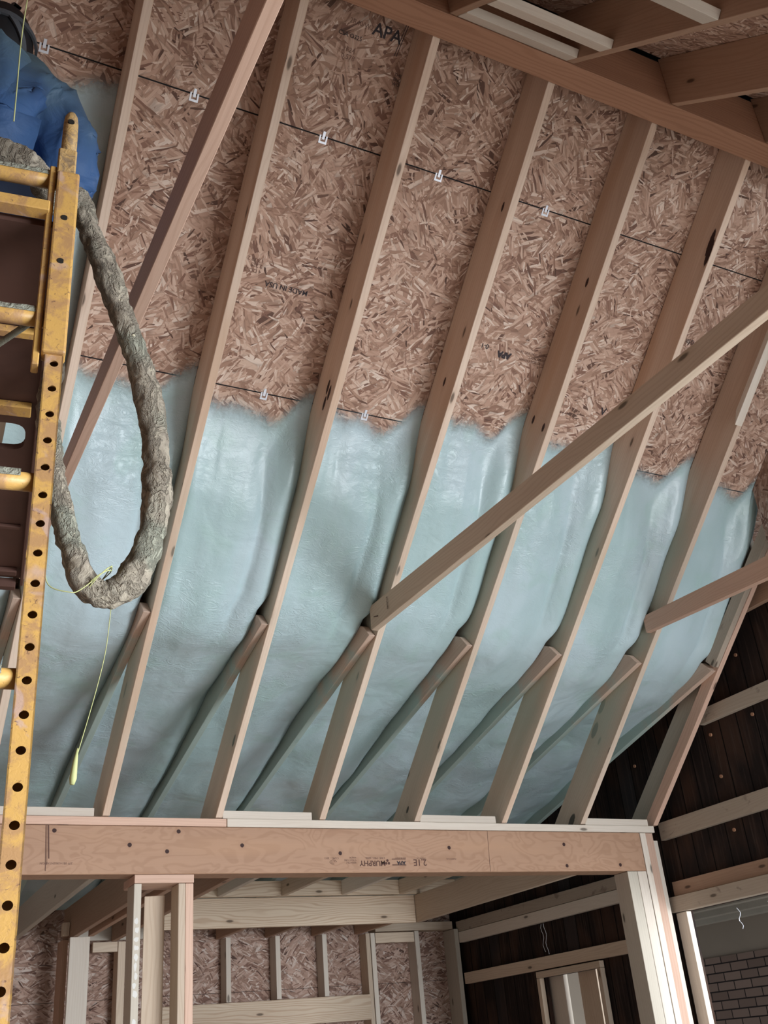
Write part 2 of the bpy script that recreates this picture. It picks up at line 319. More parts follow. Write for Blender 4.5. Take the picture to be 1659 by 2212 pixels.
# steep roof sheathing: three courses with 4 mm gaps
m = MB(); G = .0026
for y0, y1 in ((2.372, 2.983-G), (2.983+G, 3.905-G), (3.905+G, 4.80)):
    m.prism([(y0, und(y0, .24)), (y1, und(y1, .24)), (y1, und(y1, .251)), (y0, und(y0, .251))], -1.6, 5.0)
roof = struct('ceiling', m, M['osb'])
struct('seam_shade_1', MB().prism([(2.983-G, und(2.983-G, .2408)), (2.983+G, und(2.983+G, .2408)), (2.983+G, und(2.983+G, .25)), (2.983-G, und(2.983-G, .25))], -1.6, 5.0), M['membrane_and_shade'])  # black strip filling the gap, stands in for the shadow in the seam
struct('seam_shade_2', MB().prism([(3.905-G, und(3.905-G, .2408)), (3.905+G, und(3.905+G, .2408)), (3.905+G, und(3.905+G, .25)), (3.905-G, und(3.905-G, .25))], -1.6, 5.0), M['membrane_and_shade'])  # same painted seam shadow for the lower gap
m = MB().prism([(4.79, shal(4.79, .20)), (8.7, shal(8.7, .20)), (8.7, shal(8.7, .212)), (4.79, shal(4.79, .212))], -1.6, 5.0)
struct('ceiling', m, M['osb'])
def opp(y, h=0.0): return 3.915-TN*(2.30-y)+h/CO
m = MB().prism([(2.28, opp(2.28, .24)), (-1.2, opp(-1.2, .24)), (-1.2, opp(-1.2, .251)), (2.28, opp(2.28, .251))], -1.6, 5.0)
struct('ceiling', m, M['osb'])
m = MB().prism([(2.36, und(2.36, .262)), (4.795, und(4.795, .262)), (8.8, shal(8.8, .22)), (8.8, shal(8.8, .24)), (4.8, und(4.8, .29)), (2.36, und(2.36, .30)), (-1.3, opp(-1.3, .28)), (-1.3, opp(-1.3, .262))], -1.7, 5.02)
struct('ceiling', m, M['membrane_and_shade'])
# back wall
m = MB().box((-1.6, 8.50, .541), (4.99, 8.512, 1.24)).box((-1.6, 8.50, -1.5), (4.99, 8.512, .538))
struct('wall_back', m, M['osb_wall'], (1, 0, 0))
struct('wall_back', MB().box((-3.2, 8.514, -1.5), (5.03, 8.56, 1.3)), M['membrane_and_shade'])  # added dark backing, stops sky light leaking through the panel seam
struct('light_block_left', MB().prism([(-3, -1.5), (8.5, -1.5), (8.5, 1.2), (4.8, und(4.8, .2)), (2.36, 4.2), (-1.2, 1.1), (-3, 1.1)], -1.66, -1.61), M['osb_wall'], (0, 1, 0))  # unseen wall, closed up to the roof to block light from the left
struct('light_block_front', MB().box((-1.61, -1.30, -1.5), (1.5, -1.25, 1.05)), M['osb_wall'], (0, 0, 1))  # added unseen wall behind the camera, cuts light on the rafters' left faces
# right wall: old boards with a window hole and a doorway
m = MB(); X0, X1 = 5.0, 5.03
for a in ((5.44, -1.5, 6.46, 1.2), (7.16, -1.5, 8.7, 1.2), (6.46, .43, 7.16, 1.2), (6.46, -1.5, 7.16, -.3), (2.9, .67, 5.44, 1.2), (-1.2, -1.5, 2.9, 1.2)):
    m.box((X0, a[0], a[1]), (X1, a[2], a[3]))
m.prism([(-1.2, 1.2), (8.7, 1.2), (4.8, und(4.8, .2)+.05), (2.36, 4.15), (-.9, 1.25)], X0, X1)
struct('wall_right', m, M['boards'], (0, 0, 1))
# gable sheathing that covers the near end of the wall
struct('wall_gable', MB().prism([(3.88, 2.0), (3.88, und(3.88, .236)), (2.45, und(2.45, .236)), (2.45, 2.0)], 4.800, 4.811), M['osb_wall'], (0, 0, 1))
# room seen through the doorway
struct('wall_far', MB().box((7.5, 2.5, .56), (7.54, 9.5, .93)), M['tan'])
struct('wall_brick', MB().box((7.47, 2.5, -1.5), (7.54, 9.5, .56)), M['brick'])
struct('wall_end', MB().box((5.03, 9.5, -1.5), (7.54, 9.54, .93)), M['tan'])
struct('floor', MB().box((5.03, 2.5, -1.56), (7.54, 9.54, -1.5)), M['concrete'])
struct('ceiling', MB().box((5.03, 2.5, .93), (7.54, 9.54, .98)), M['tan'])

# ================================================================ RAFTERS
XR = [.588, 1.197, 1.808, 2.424, 3.04, 3.66, 4.265, 4.87]
TW = .038
def rafter_poly(y0, h0=0.0, h1=.239):
    ye = D+.323/TN*(h1/.24); return [(y0, und(y0, h0)), (D, und(D, h0)), (ye-.02, 1.220), (y0, und(y0, h1))]
where = ['nearest the hose, partly behind the ladder frame', 'first right of the hose loop', 'second right of the hose loop',
         'with the long diagonal tie nailed to its side', 'fourth right of the hose loop', 'fifth right of the hose loop',
         'with a big knot low down, beside the short tie', 'last one, against the dark board wall']
desc = ['pale roof rafter', 'reddish brown roof rafter', 'brown roof rafter', 'brown roof rafter', 'brown roof rafter', 'brown roof rafter', 'broad greyish roof rafter', 'narrow greyish roof rafter']
g = 'steep rafters between ridge beam and laminated beam'
rafters = []
for i, x in enumerate(XR):
    poly = rafter_poly(2.425) if i < 7 else rafter_poly(2.425, 0, .09)
    poly = poly[:3]+[poly[3]] if i < 7 else [(2.425, und(2.425)), (D, und(D)), (D+.12, 1.220), (2.425, und(2.425, .09))]
    rafters.append(tag(obj('rafter', MB().prism(poly, x, x+TW), M.get('rafter%d' % i, M['rafter']) if i < 7 else M['pink'], None, sl, .002), desc[i]+' '+where[i], 'rafter', g))
x = -.02
tag(obj('rafter', MB().prism(rafter_poly(2.425), x, x+TW), M['rafter'], None, sl, .002), 'roof rafter left of the worker, mostly out of the picture', 'rafter', g)
# rear piece of the wall rafter and short sister above the kink
tag(obj('sister_rafter', MB().prism([(4.1, und(4.1, .10)), (5.66, und(5.66, .10)), (5.73, und(5.73, .236)), (4.1, und(4.1, .236))], 4.905, 4.945), M['blue'], None, sl, .002), 'grey green board behind the last rafter, tight to the dark wall', 'rafter')
tag(obj('sister_rafter', MB().prism([(3.2, und(3.2, .0)), (4.57, und(4.57, .0)), (4.63, und(4.63, .085)), (3.2, und(3.2, .085))], 4.825, 4.866), M['used'], None, sl, .002), 'stained short board end on the side of the last rafter above its kink', 'board')
# shallow porch rafters sistered to the left faces
wl = ['under the ladder frame', 'below the hose loop', 'first right of the hose loop', 'just below the cut end of the long diagonal tie', 'right of the long diagonal tie end', 'fourth right of the hose loop', 'beside the rafter with the big knot', 'last on the right, over the dark boards']
for i, x in enumerate([-.02]+XR):
    x0 = x-TW-.001; d0 = 0.0
    poly = [(4.60, shal(4.60)), (4.665, shal(4.60)+.075), (4.80, shal(4.8, .185)), (8.49, shal(8.49, .185)), (8.49, shal(8.49))]
    nm = (['left of the worker']+wl)[i]
    tag(obj('shallow_rafter', MB().prism(poly, x0, x0+TW), M['shallow'], None, (0, 1, -SL), .002), 'rafter edge sunk in foam, '+nm, 'rafter', 'low pitched rafters sunk in the foam')
# ridge beam and opposite slope
rb = tag(obj('ridge_beam', MB().box((-1.6, 2.30, 3.905), (5.0, 2.42, 4.215)), M['ridge'], None, (1, 0, 0), .003), 'reddish laminated ridge beam across the top right corner', 'beam')
oa = (0, CO, SI)
ol = ['at the left end of the pale blocks', 'with three pale blocks butting into its left face', 'broad brown one with a dark knot crack near the ridge', 'brown one at the far upper right edge']
for x, l in zip((1.808, 2.424, 3.04, 3.66), ol):
    tag(obj('opposite_rafter', MB().prism([(2.299, opp(2.299)), (-1.0, opp(-1.0)), (-1.0, opp(-1.0, .239)), (2.299, opp(2.299, .239))], x+.01, x+.01+TW), M['darkfir'], None, oa, .002), 'near-slope rafter '+l, 'rafter', 'rafters of the near slope')
for x in (-.02, .588, 1.197, 4.265):
    tag(obj('opposite_rafter', MB().prism([(2.299, opp(2.299)), (-1.0, opp(-1.0)), (-1.0, opp(-1.0, .239)), (2.299, opp(2.299, .239))], x+.01, x+.01+TW), M['darkfir'], None, oa, .002), 'near-slope rafter outside the picture above the camera', 'rafter', 'rafters of the near slope above the camera')
for (y0, l) in ((2.298, 'lowest, tight to the ridge beam'), (2.10, 'middle one'), (1.60, 'topmost and farthest from the ridge beam')):
    y1 = y0-.065; mm = MB().prism([(y0, opp(y0)), (y1, opp(y1)), (y1-.025, opp(y1)+.028), (y0-.025, opp(y0)+.028)], 1.858, 2.432)
    tag(obj('blocking', mm, M['pale'], None, (1, 0, 0), .0015), 'pale white block between two near-slope rafters, '+l, 'board', 'pale blocks between the near rafters')

# ================================================================ LAMINATED BEAM, PLATES
lv = board('laminated_beam', (-1.6, D, .926), (4.735, 5.613, 1.168), M['lvl'], 'long orange brown laminated beam with printed stamps and round dark knots', 'beam', bevel=.003)
R_ = (-1, 0, 0); Dn = (0, 0, -1)
def st(body, x, z, size, mat='ink', bold=0.0): text('stamp', body, (x, D, z), R_, Dn, size, M[mat], lv, bold)
st('2.1E', 3.097, .998, .052, 'pencil', .0004); st('1400Fb LVL', 3.095, 1.009, .014, 'inkfaint')
st('APA', 2.955, .989, .030, 'ink', .0012); st('EWS PRODUCT', 2.960, 1.010, .010, 'inkfaint')
st('MURPHY', 2.825, .991, .042, 'pencil', .0006); st('LWD MILL #096', 2.823, 1.012, .018, 'inkfaint')
st('VERSATILE\nSTRUCTURE\nMAJOR', 2.64, .985, .014, 'inkfaint'); st('CGMC - 2013', 2.53, 1.010, .015, 'inkfaint')
st('27F 0814', 1.06, .985, .016, 'inkfaint'); st('ORIENTATION', 1.0, .985, .015, 'inkfaint'); st('MURPHY LVL', 3.30, 1.005, .012, 'inkfaint')
def flat(name, pts, mat, parent, y=D-.0011):
    mb = MB(); n = len(pts); mb.add([(px, y, pz) for px, pz in pts]+[(px, y+.0011, pz) for px, pz in pts], [tuple(range(n)), tuple(range(2*n-1, n-1, -1))]+[(i, i+n, (i+1) % n+n, (i+1) % n) for i in range(n)])
    return obj(name, mb, mat, parent)
for z0, z1 in ((.967, .971), (.9985, 1.0025), (.9625, .9645)): flat('stamp_bar', [(2.868, z0), (2.958, z0), (2.958, z1), (2.868, z1)], M['pencil'], lv)
for a in range(3):   # clover mark
    t = math.radians(90+a*120); cx, cz = 2.838+.010*math.cos(t), .982+.010*math.sin(t)
    flat('stamp_leaf', [(cx+.0075*math.cos(q), cz+.0075*math.sin(q)) for q in [k*math.pi/5 for k in range(10)]], M['pencil'], lv)
for r0, r1, x, z in ((.019, .0215, 2.495, .984), (.009, .011, 2.495, .984)):
    mb = MB(); vs_ = [(x+r*math.cos(a), y_, z+.55*r*math.sin(a)) for y_ in (D-.0011, D) for r in (r0, r1) for a in [k*math.pi/12 for k in range(20)]]
    fs_ = [(k, k+1, 21+k, 20+k) for k in range(19)]+[(40+k, 60+k, 61+k, 41+k) for k in range(19)]+[(k, 40+k, 41+k, k+1) for k in range(19)]+[(20+k, 21+k, 61+k, 60+k) for k in range(19)]
    obj('stamp_ring', mb.add(vs_, fs_), M['pencil'], lv)
for k, (x, w) in enumerate(((.928, .003), (.934, .002), (.940, .005))): flat('marker_line', [(x, .943+.03*k), (x+w, .943+.03*k), (x+w-.012, 1.166), (x-.012, 1.166)], M['pencil'], lv)
flat('veneer_joint', [(3.529, .927), (3.531, .927), (3.5445, 1.167), (3.5425, 1.167)], M['pencil'], lv)
board('plate', (-1.6, D-.004, 1.170), (1.869, 5.62, 1.212), M['pink'], 'pinkish plate board on the laminated beam, left of the joint', 'plate')
board('plate', (1.873, D-.005, 1.170), (4.866, 5.62, 1.213), M['pale'], 'long pale plate board on the laminated beam, right of the joint', 'plate')
for a, b, l in ((.63, 1.155, 'left of all, above the pinkish plate'), (1.85, 2.38, 'over the plate joint'), (3.082, 3.62, 'in the fourth bay'), (4.307, 4.83, 'at the right end of the plate')):
    board('plate_block', (a, D+.004, 1.215), (b, D+.03, 1.258), M['pale'], 'short pale block between rafter feet on the plate, '+l, 'board', 'short blocks on the plate')

# ================================================================ SPRAY FOAM, one body per bay
def sm(a, b, x): t = max(0, min(1, (x-a)/(b-a))); return t*t*(3-2*t)
tops = {-1: 3.09, 0: 4.0, 1: 4.015, 2: 3.97, 3: 3.90, 4: 3.90, 5: 3.945, 6: 3.95}
bays = [('behind the worker', -1, -.02, .588), ('behind the hose loop', 0, .588, 1.197), ('first bay right of the hose loop', 1, 1.197, 1.808), ('second bay right of the hose loop', 2, 1.808, 2.424),
        ('third bay, crossed by the end of the long tie', 3, 2.424, 3.04), ('fourth bay, left of the bay under the crossing tie', 4, 3.04, 3.66), ('fifth bay, right under the long tie', 5, 3.66, 4.265), ('shaded last bay beside the dark board wall', 6, 4.265, 4.87)]
def foam(lab, bi, xa, xb):
    x0 = xa+TW+.0005; NX = 34; yt0 = tops[bi]; rows = []; ys = []
    y = -.14
    while True:
        ys.append(y); y += .014 if y < .5 else .026
        if yt0+y > 8.49: break
    bm = bmesh.new(); fl = bm.verts.layers.float.new('fade'); grid = []
    for j, yy in enumerate(ys):
        row = []
        for i in range(NX+1):
            u = i/NX
            base = yt0 + .035*math.exp(-((u-.68)/.16)**2) - (.105 if bi >= 0 else .03)*sm(.60, 1, u)**1.3 - .02*sm(.2, 0, u) + .018*noise.noise(Vector((u*6, bi*7.1, 0))) + .01*noise.noise(Vector((u*19, bi*3.1, 0)))
            base -= .03
            Y = max(base+yy, 0) if yy < .6 else base+(yy-.6)*(8.47-base-.6)/(8.47-yt0-.6)+.6 if 8.47-yt0 > .7 else base+yy
            Y = min(Y, 8.48)
            xr = xb-.0005 - (TW+.002)*sm(4.56, 4.66, Y)
            xl = x0-TW*sm(5.05, 5.18, Y)
            X = xl+(xr-xl)*u
            s_ = Y-base; P3 = Vector((X*1.0, Y*.55, bi*9.0))
            n1 = noise.noise(P3*2.2); n2 = noise.noise(P3*6.0); n3 = noise.noise(Vector((X*16, Y*7, bi)))
            grow = sm(.02, .26, s_)
            lobe = .028*math.exp(-((u-.88)/.10)**2)*sm(.0, .15, s_)*(1-sm(.7, 1.3, s_)) + .030*math.exp(-((u-.45-.05*math.sin(Y*3+bi))/.24)**2)*sm(.1, .5, s_)
            crease = -.020*math.exp(-((u-.745+.25*max(0, .35-s_)-.02*math.sin(Y*6+bi))/.03)**2)*sm(.03, .12, s_)*(1-sm(.55, .95, s_))
            h = .2385-.105*grow-.030*sm(.3, .8, s_)-(lobe+crease)*grow-.024*n1*grow-.010*n2*grow-.005*n3*grow
            h += .030*sm(.10, .0, u)*grow + .020*sm(.95, 1., u)*grow
            z1 = und(Y, h)
            z2 = shal(Y, .052+.03*sm(7.0, 7.6, Y)-.028*n1-.016*n2-.004*n3+.020*math.sin(Y*2.3+bi)-.028*math.exp(-((u-.5)/.3)**2)+.035*sm(.93, 1, u))
            k = .11; d = (z1-z2); z = max(z1, z2)+ (k*.25*(1-abs(d)/k)**2 if abs(d) < k else 0)
            v = bm.verts.new((X, Y, z)); v[fl] = sm(-.10, .05, s_-.02+.02*n2); row.append(v)
        grid.append(row)
    for j in range(len(grid)-1):
        for i in range(NX):
            f = bm.faces.new((grid[j][i], grid[j][i+1], grid[j+1][i+1], grid[j+1][i])); f.smooth = True
    bmesh.ops.recalc_face_normals(bm, faces=bm.faces)
    me = bpy.data.meshes.new('spray_foam'); bm.to_mesh(me); bm.free()
    o = link('spray_foam', me, M['foam']); so = o.modifiers.new('thickness', 'SOLIDIFY'); so.thickness = .0; o.modifiers.remove(so)
    return tag(o, 'pale green-blue spray foam, '+lab, 'insulation', 'spray foam between rafters')
for b in bays: foam(*b)

# ================================================================ SHEATHING CLIPS AND STAMPS
def rp(x, y, h=.24): return Vector((x, y, und(y, h)))
clip_lab = ['beside the hood of the worker', 'upper seam, left of the reddish tie', 'first right of the reddish rafter on the upper seam', 'fourth on the upper seam from the left', 'fifth and faintest on the upper seam', 'on the lower seam, left one', 'on the lower seam, right one at the foam edge']
DY = Vector((0, -CO, SI)); NN = Vector((0, -SI, -CO))
for (x, ys, l) in zip((.274, .905, 1.516, 2.128, 2.758, 1.55, 2.103), (2.983,)*5+(3.905,)*2, clip_lab):
    m = MB(); r = .016 if ys < 3.5 else .014
    def bar(a, b, w):                                     # flat strap on the sheathing
        a = Vector(a); b = Vector(b); t = (b-a).normalized(); q = Vector((-t.y, t.x))*w/2
        c = [a-q, b-q, b+q, a+q]; P = [rp(x, ys)+Vector((1, 0, 0))*p.x+DY*p.y for p in c]
        m.add([p+NN*.0035 for p in P]+[p+NN*.0002 for p in P], [(0, 1, 2, 3), (7, 6, 5, 4), (0, 4, 5, 1), (1, 5, 6, 2), (2, 6, 7, 3), (3, 7, 4, 0)])
    w = .008
    bar((-r, .006), (-r, -.022), w); bar((r, .006), (r, -.022), w); bar((-r-w/2, -.026), (r+w/2, -.026), w+.002); bar((0, .024), (0, -.012), .013)
    tag(obj('panel_clip', m, M['clip'], None, (1, 0, 0), .0006), 'bright metal clip, '+l, 'clip', 'panel clips')
def rt(body, x, y, size, flip, mat='ink', bold=0.0):
    xd = Vector((-1, 0, 0)) if flip else Vector((1, 0, 0)); ud = -DY if flip else DY
    text('stamp', body, rp(x, y)+NN*.0008, xd, ud, size, M[mat], roof, bold)
rt('APA', 1.615, 2.62, .078, 0, 'ink', .001); rt('CSA O325', 1.462, 2.655, .026, 0); rt('2R40/W2', 1.50, 2.61, .030, 0, 'inkfaint'); rt('1F24\n0.578', 1.50, 2.70, .030, 0, 'inkfaint')
rt('THE\nENGINEERED\nWOOD ASSN', 1.77, 2.72, .020, 0)
rt('MADE IN USA', 1.635, 3.505, .036, 1, 'ink', .0002); rt('4 DOOR\n2.225\n12 78 2', 1.385, 3.475, .026, 1, 'inkfaint'); rt('STRENGTH AXIS', 1.80, 3.56, .018, 1, 'inkfaint')
rt('APA', 2.825, 3.545, .044, 1, 'ink', .003); rt('0-1', 2.68, 3.53, .036, 1, 'ink', .0004); rt('THIS SIDE DOWN\nAPPROVED\nSTUD SPACING 24', 3.04, 3.55, .020, 1, 'inkfaint'); rt('V', 3.50, 3.70, .06, 0, 'ink', .001)
rt('OSEI', 3.96, 3.30, .032, 1)
for x, y0, y1 in ((1.765, 2.55, 2.66), (1.775, 2.55, 2.66)):
    a, b = rp(x, y0), rp(x-.02, y1); m = MB(); X_ = Vector((.003, 0, 0))
    m.add([a+NN*.001, a+X_+NN*.001, b+X_+NN*.001, b+NN*.001, a, a+X_, b+X_, b], [(0, 1, 2, 3), (7, 6, 5, 4), (0, 4, 5, 1), (1, 5, 6, 2), (2, 6, 7, 3), (3, 7, 4, 0)]); obj('stamp_bar', m, M['ink'], roof)

# ================================================================ TIES
def slant(name, x0, x1, ya, za0, za1, yb, zb0, zb1, mat, label, cat='brace', dx=0.0):
    m = MB().prism([(ya, za0), (yb, zb0), (yb, zb1), (ya, za1)], x0, x1)
    if dx: m.map(lambda v: (v.x+dx*(ya-v.y), v.y, v.z))
    return tag(obj(name, m, mat, None, (0, 1, 0), .002), label, cat)
t1 = slant('collar_tie', 2.382, 2.422, 4.565, 2.018, 2.155, .34, 1.996, 2.062, M['lumber'], 'long grey brown tie from mid roof to the right edge', dx=.008)
t2 = slant('collar_tie', 4.226, 4.264, 4.47, 2.155, 2.262, .15, 1.858, 2.015, M['pink'], 'shorter evenly lit tie nailed beside the big-knot rafter, leaving at the right edge')
t0 = slant('collar_tie', .550, .586, 4.45, 2.035, 2.115, .2, 1.99, 2.13, M['pink'], 'reddish tie with a dark side, from the top edge down behind the hose')
text('stamp', 'STUDIES', (2.379, 4.36, 2.125), (0, 0, -1), (0, -1, 0), .019, M['pencil'], t1); text('stamp', '/', (2.380, 4.47, 2.06), (0, 0, 1), (0, 1, 0), .07, M['pencil'], t1)
m = MB().prism([(3.40, und(3.40, -.036)), (2.6, und(2.6, -.036)), (2.6, und(2.6, -.001)), (3.365, und(3.365, -.001))], 4.215, 4.268)
tag(obj('scab_board', m, M['pale'], None, sl, .0015), 'short white board end under the big-knot rafter near the right edge', 'board')

# ================================================================ RIGHT WALL FRAMING
def nail(name, y0, y1, z0, z1, mat, l, x0=4.955, x1=4.995): return board(name, (x0, y0, z0), (x1, y1, z1), mat, l, 'board')
nail('wall_nailer', 2.6, 5.52, 1.128, 1.243, M['used'], 'stained horizontal board on the dark wall level with the plate')
nail('wall_nailer', 2.6, 4.93, 1.752, 1.848, M['used'], 'stained horizontal board on the dark wall below the short tie')
nail('wall_nailer', 2.6, 4.45, 2.32, 2.44, M['darkfir'], 'brown horizontal board tucked behind the short tie')
nail('doorway_header', 2.6, 5.50, .768, .857, M['darkfir'], 'brown board with green smears, upper of the pair over the doorway')
nail('doorway_header', 2.6, 5.53, .670, .765, M['used'], 'speckled pale board, lower of the pair over the doorway', 4.93, 4.995)
nail('wall_plate', 5.66, 8.34, .905, .992, M['used'], 'upper board of the doubled plate on the dark wall behind the posts')
nail('wall_plate', 5.66, 8.30, .815, .902, M['pale'], 'lower board of the doubled plate on the dark wall, lighter', 4.948, 4.995)
nail('wall_rail', 5.66, 8.29, .485, .573, M['lumber'], 'pale horizontal rail on the dark wall above the small window')
wf = empty('window_frame', (4.97, 6.81, -.30), 'small rough window frame of pale boards in the dark wall', 'window')
for a, b in (((4.95, 6.40, .430), (4.99, 7.21, .475)), ((4.95, 7.165, -.34), (4.99, 7.21, .428)), ((4.95, 6.40, -.34), (4.99, 6.445, .428)), ((4.95, 6.40, -.385), (4.99, 7.21, -.342))):
    board('frame_board', a, b, M['lumber'], parent=wf)
board('window_stud', (5.045, 6.99, -.35), (5.085, 7.23, .46), M['pale'], 'wide pale board standing in the left of the small window', 'stud')
board('window_stud', (5.045, 6.58, -.35), (5.085, 6.80, .46), M['lumber'], 'wide pale board standing in the right of the small window', 'stud')
# posts under and beside the right end of the beam
board('post', (4.577, 5.47, -1.5), (4.657, 5.612, .924), M['blue'], 'greyish post ply, leftmost under the right beam end', 'post')
board('post', (4.660, 5.47, -1.5), (4.733, 5.612, .924), M['pale'], 'pale knotty post ply, right beside the greyish one under the beam end', 'post')
board('post', (4.738, 5.468, -1.5), (4.785, 5.612, 1.167), M['pale'], 'tall pale post ply beside the cut end of the laminated beam', 'post')
board('post', (4.788, 5.475, -1.5), (4.850, 5.612, 1.167), M['pink'], 'tall pinkish post ply between pale ones at the corner', 'post')
board('post', (4.853, 5.50, -1.5), (4.905, 5.612, 1.125), M['pale'], 'narrow pale post ply nearest the dark wall', 'post')
board('doorway_jamb', (4.952, 5.415, -1.5), (4.992, 5.515, .665), M['pale'], 'pale jamb stud under the speckled doorway board', 'stud')
for y, z in ((4.523, 2.098), (4.510, 1.700), (4.896, 1.68), (4.889, 1.406), (4.886, 1.07), (5.683, 1.679)):
    m = MB().tube([(4.999, y, z), (4.990, y, z)], .011, 14)
    lab = {2.098: 'highest, near the short tie', 1.7: 'just under the stained board below the short tie', 1.68: 'close to the last rafter below the stained board', 1.406: 'halfway down between the two stained boards', 1.07: 'below the lower stained board', 1.679: 'left of the last rafter'}[z]
    tag(obj('nail_cap', m, M['capm'], None, (1, 0, 0)), 'copper cap on the dark wall, '+lab, 'nail cap', 'copper caps on the dark wall')
for k, (y, z0, z1) in enumerate(((7.03, .80, .60), (6.99, .80, .58), (4.95, .62, .50), (4.70, .62, .52))):
    pts = [(4.94, y+.012*math.sin(i*1.3+k), z0+(z1-z0)*i/8) for i in range(9)]
    tag(obj('dangling_thread', MB().tube(pts, .0022, 5), M['clip'], None, (0, 0, 1)), ['pale thread hanging under the doubled plate, left', 'pale thread hanging under the doubled plate, right', 'pale thread hanging in the doorway, left', 'pale thread hanging in the doorway, right'][k], 'thread')
for k, x in enumerate((6.25, 6.72, 7.15)):
    board('far_room_beam', (x, 2.6, .82), (x+.09, 9.4, .928), M['beampaint'], 'painted ceiling beam in the brick room, '+['nearest the doorway', 'middle', 'over the brick wall'][k], 'beam', 'ceiling beams of the brick room')

# ================================================================ BACK WALL AND LOWER CEILING
sx = [('beside the two-piece opening, far left', .05), ('near the ladder frame', .60), ('at the dark corner', 1.15)]
for x, lab in ((2.844, 'first right of the door posts'), (3.262, 'second right of the door posts'), (3.675, 'third right of the door posts')):
    board('cripple_stud', (x, 8.36, .462), (x+.04, 8.498, .93), M['pale'], 'short pale stud above the wide window header, '+lab, 'stud', 'short studs above the header')
board('jack_stud', (4.075, 8.36, -1.5), (4.113, 8.498, .925), M['lumber'], 'warm pale jack stud right of the wide window header', 'stud')
board('king_stud', (4.118, 8.355, -1.5), (4.158, 8.498, .925), M['pale'], 'white king stud right beside the jack stud', 'stud')
board('king_stud', (4.541, 8.355, -1.5), (4.583, 8.498, .93), M['pale'], 'full height white stud midway along the osb, right of the header', 'stud')
board('corner_stud', (4.905, 8.30, -1.5), (4.947, 8.498, .93), M['blue'], 'greyish corner stud where the osb meets the dark wall', 'stud')
board('back_plate', (4.17, 8.36, .935), (4.93, 8.498, 1.0), M['lumber'], 'plate along the top of the back wall studs', 'plate')
board('short_blocking', (4.165, 8.36, .845), (4.538, 8.40, .925), M['lumber'], 'short horizontal block between two back wall studs', 'board')
board('window_header', (2.30, 8.335, .27), (4.072, 8.375, .457), M['header'], 'wide grainy header board on the back wall at the bottom edge', 'beam')
board('dropped_beam', (2.08, 7.765, .928), (4.247, 7.803, 1.138), M['header'], 'grainy pale dropped beam with pencil marks below the laminated beam', 'beam')
board('rim_board', (2.00, 7.722, 1.141), (5.0, 7.762, 1.252), M['header'], 'light rim board with horizontal grain behind the joist ends', 'beam')
board('side_joist', (4.250, 5.616, .928), (4.288, 7.803, 1.138), M['lumber'], 'pale joist with an oval knot running back from the laminated beam', 'joist')
for k, x in enumerate((2.04, 2.562, 3.073, 3.580, 4.09, 4.622)):
    board('ceiling_joist', (x, 5.73, 1.141), (x+TW, 7.720, 1.250), M['pale'] if k % 2 else M['lumber'], 'pale edged joist under the laminated beam, '+['first from the door posts', 'second from the door posts', 'third from the door posts', 'fourth from the door posts', 'fifth from the door posts', 'last, nearest the dark wall'][k], 'joist', 'ceiling joists below the laminated beam')
for k, x in enumerate((2.804, 3.222, 3.635, 4.034)):
    board('lower_joist', (x, 7.806, .932), (x+TW, 8.495, 1.06), M['darkfir'], 'brown joist behind the dropped beam, '+['first', 'second', 'third', 'fourth'][k]+' from the left', 'joist', 'joists behind the dropped beam')
board('wide_joist', (1.175, 5.616, .928), (1.213, 8.33, 1.115), M['blue'], 'wide brown joist with a pale bottom edge, left under the laminated beam', 'joist')
board('wide_joist', (1.580, 5.616, .928), (1.620, 8.35, 1.160), M['darkfir'], 'wide brown joist left of the door posts, with nail rows', 'joist')
board('wide_joist', (1.690, 5.616, .928), (1.728, 8.00, 1.04), M['darkfir'], 'thin brown joist close right of the wide one', 'joist')
board('wide_joist', (1.937, 5.616, .928), (1.975, 8.35, 1.08), M['darkfir'], 'brown joist seen between the door posts', 'joist')
board('back_panel_board', (1.625, 8.36, .94), (2.3, 8.40, 1.08), M['pale'], 'pale board end behind the thin joists', 'board')
board('partition_post', (1.560, 7.98, -1.5), (1.700, 8.02, .925), M['pale'], 'broad light post under the wide joist, lower left', 'post')
board('partition_stud', (1.535, 8.12, -1.5), (1.575, 8.30, .925), M['darkfir'], 'dim brown stud left behind the broad light post', 'stud')
board('partition_block', (1.53, 8.10, .95), (1.577, 8.17, 1.04), M['lumber'], 'small wood block on the side of the wide joist', 'board')
board('small_header', (1.80, 8.34, .855), (1.985, 8.38, .925), M['lumber'], 'short header over the narrow osb strip, lower left', 'board')
board('small_jamb', (1.990, 8.34, -1.5), (2.045, 8.48, .925), M['lumber'], 'pale stud right of the narrow osb strip, lower left', 'stud')
board('low_sill', (2.05, 8.33, .24), (2.28, 8.37, .335), M['lumber'], 'pale cross board low between the door posts', 'board')
# door posts below the beam
board('door_plate', (1.376, 5.472, .882), (1.690, 5.70, .924), M['pink'], 'short pinkish plate tucked under the laminated beam', 'plate')
ps = board('door_stud', (1.376, 5.474, -1.5), (1.414, 5.612, .880), M['blue'], 'painted door stud with white patches and a dark side', 'stud')
random.seed(9)
for k in range(26):
    z = .70-k*.042; w = random.uniform(.014, .031); h_ = random.uniform(.014, .028); x0 = 1.378+random.uniform(0, .033-w)
    if 8 < k < 11: continue
    n_ = 9; pts = [(x0+w/2+w/2*math.cos(a)*random.uniform(.7, 1.1), z+h_*math.sin(a)*random.uniform(.5, 1.2)) for a in [2*math.pi*i/n_ for i in range(n_)]]
    flat('paint_patch', pts, M['whitepaint'], ps, 5.4731)
board('door_stud', (1.608, 5.474, -1.5), (1.645, 5.612, .880), M['lumber'], 'pale stud, left of the right-hand door pair', 'stud')
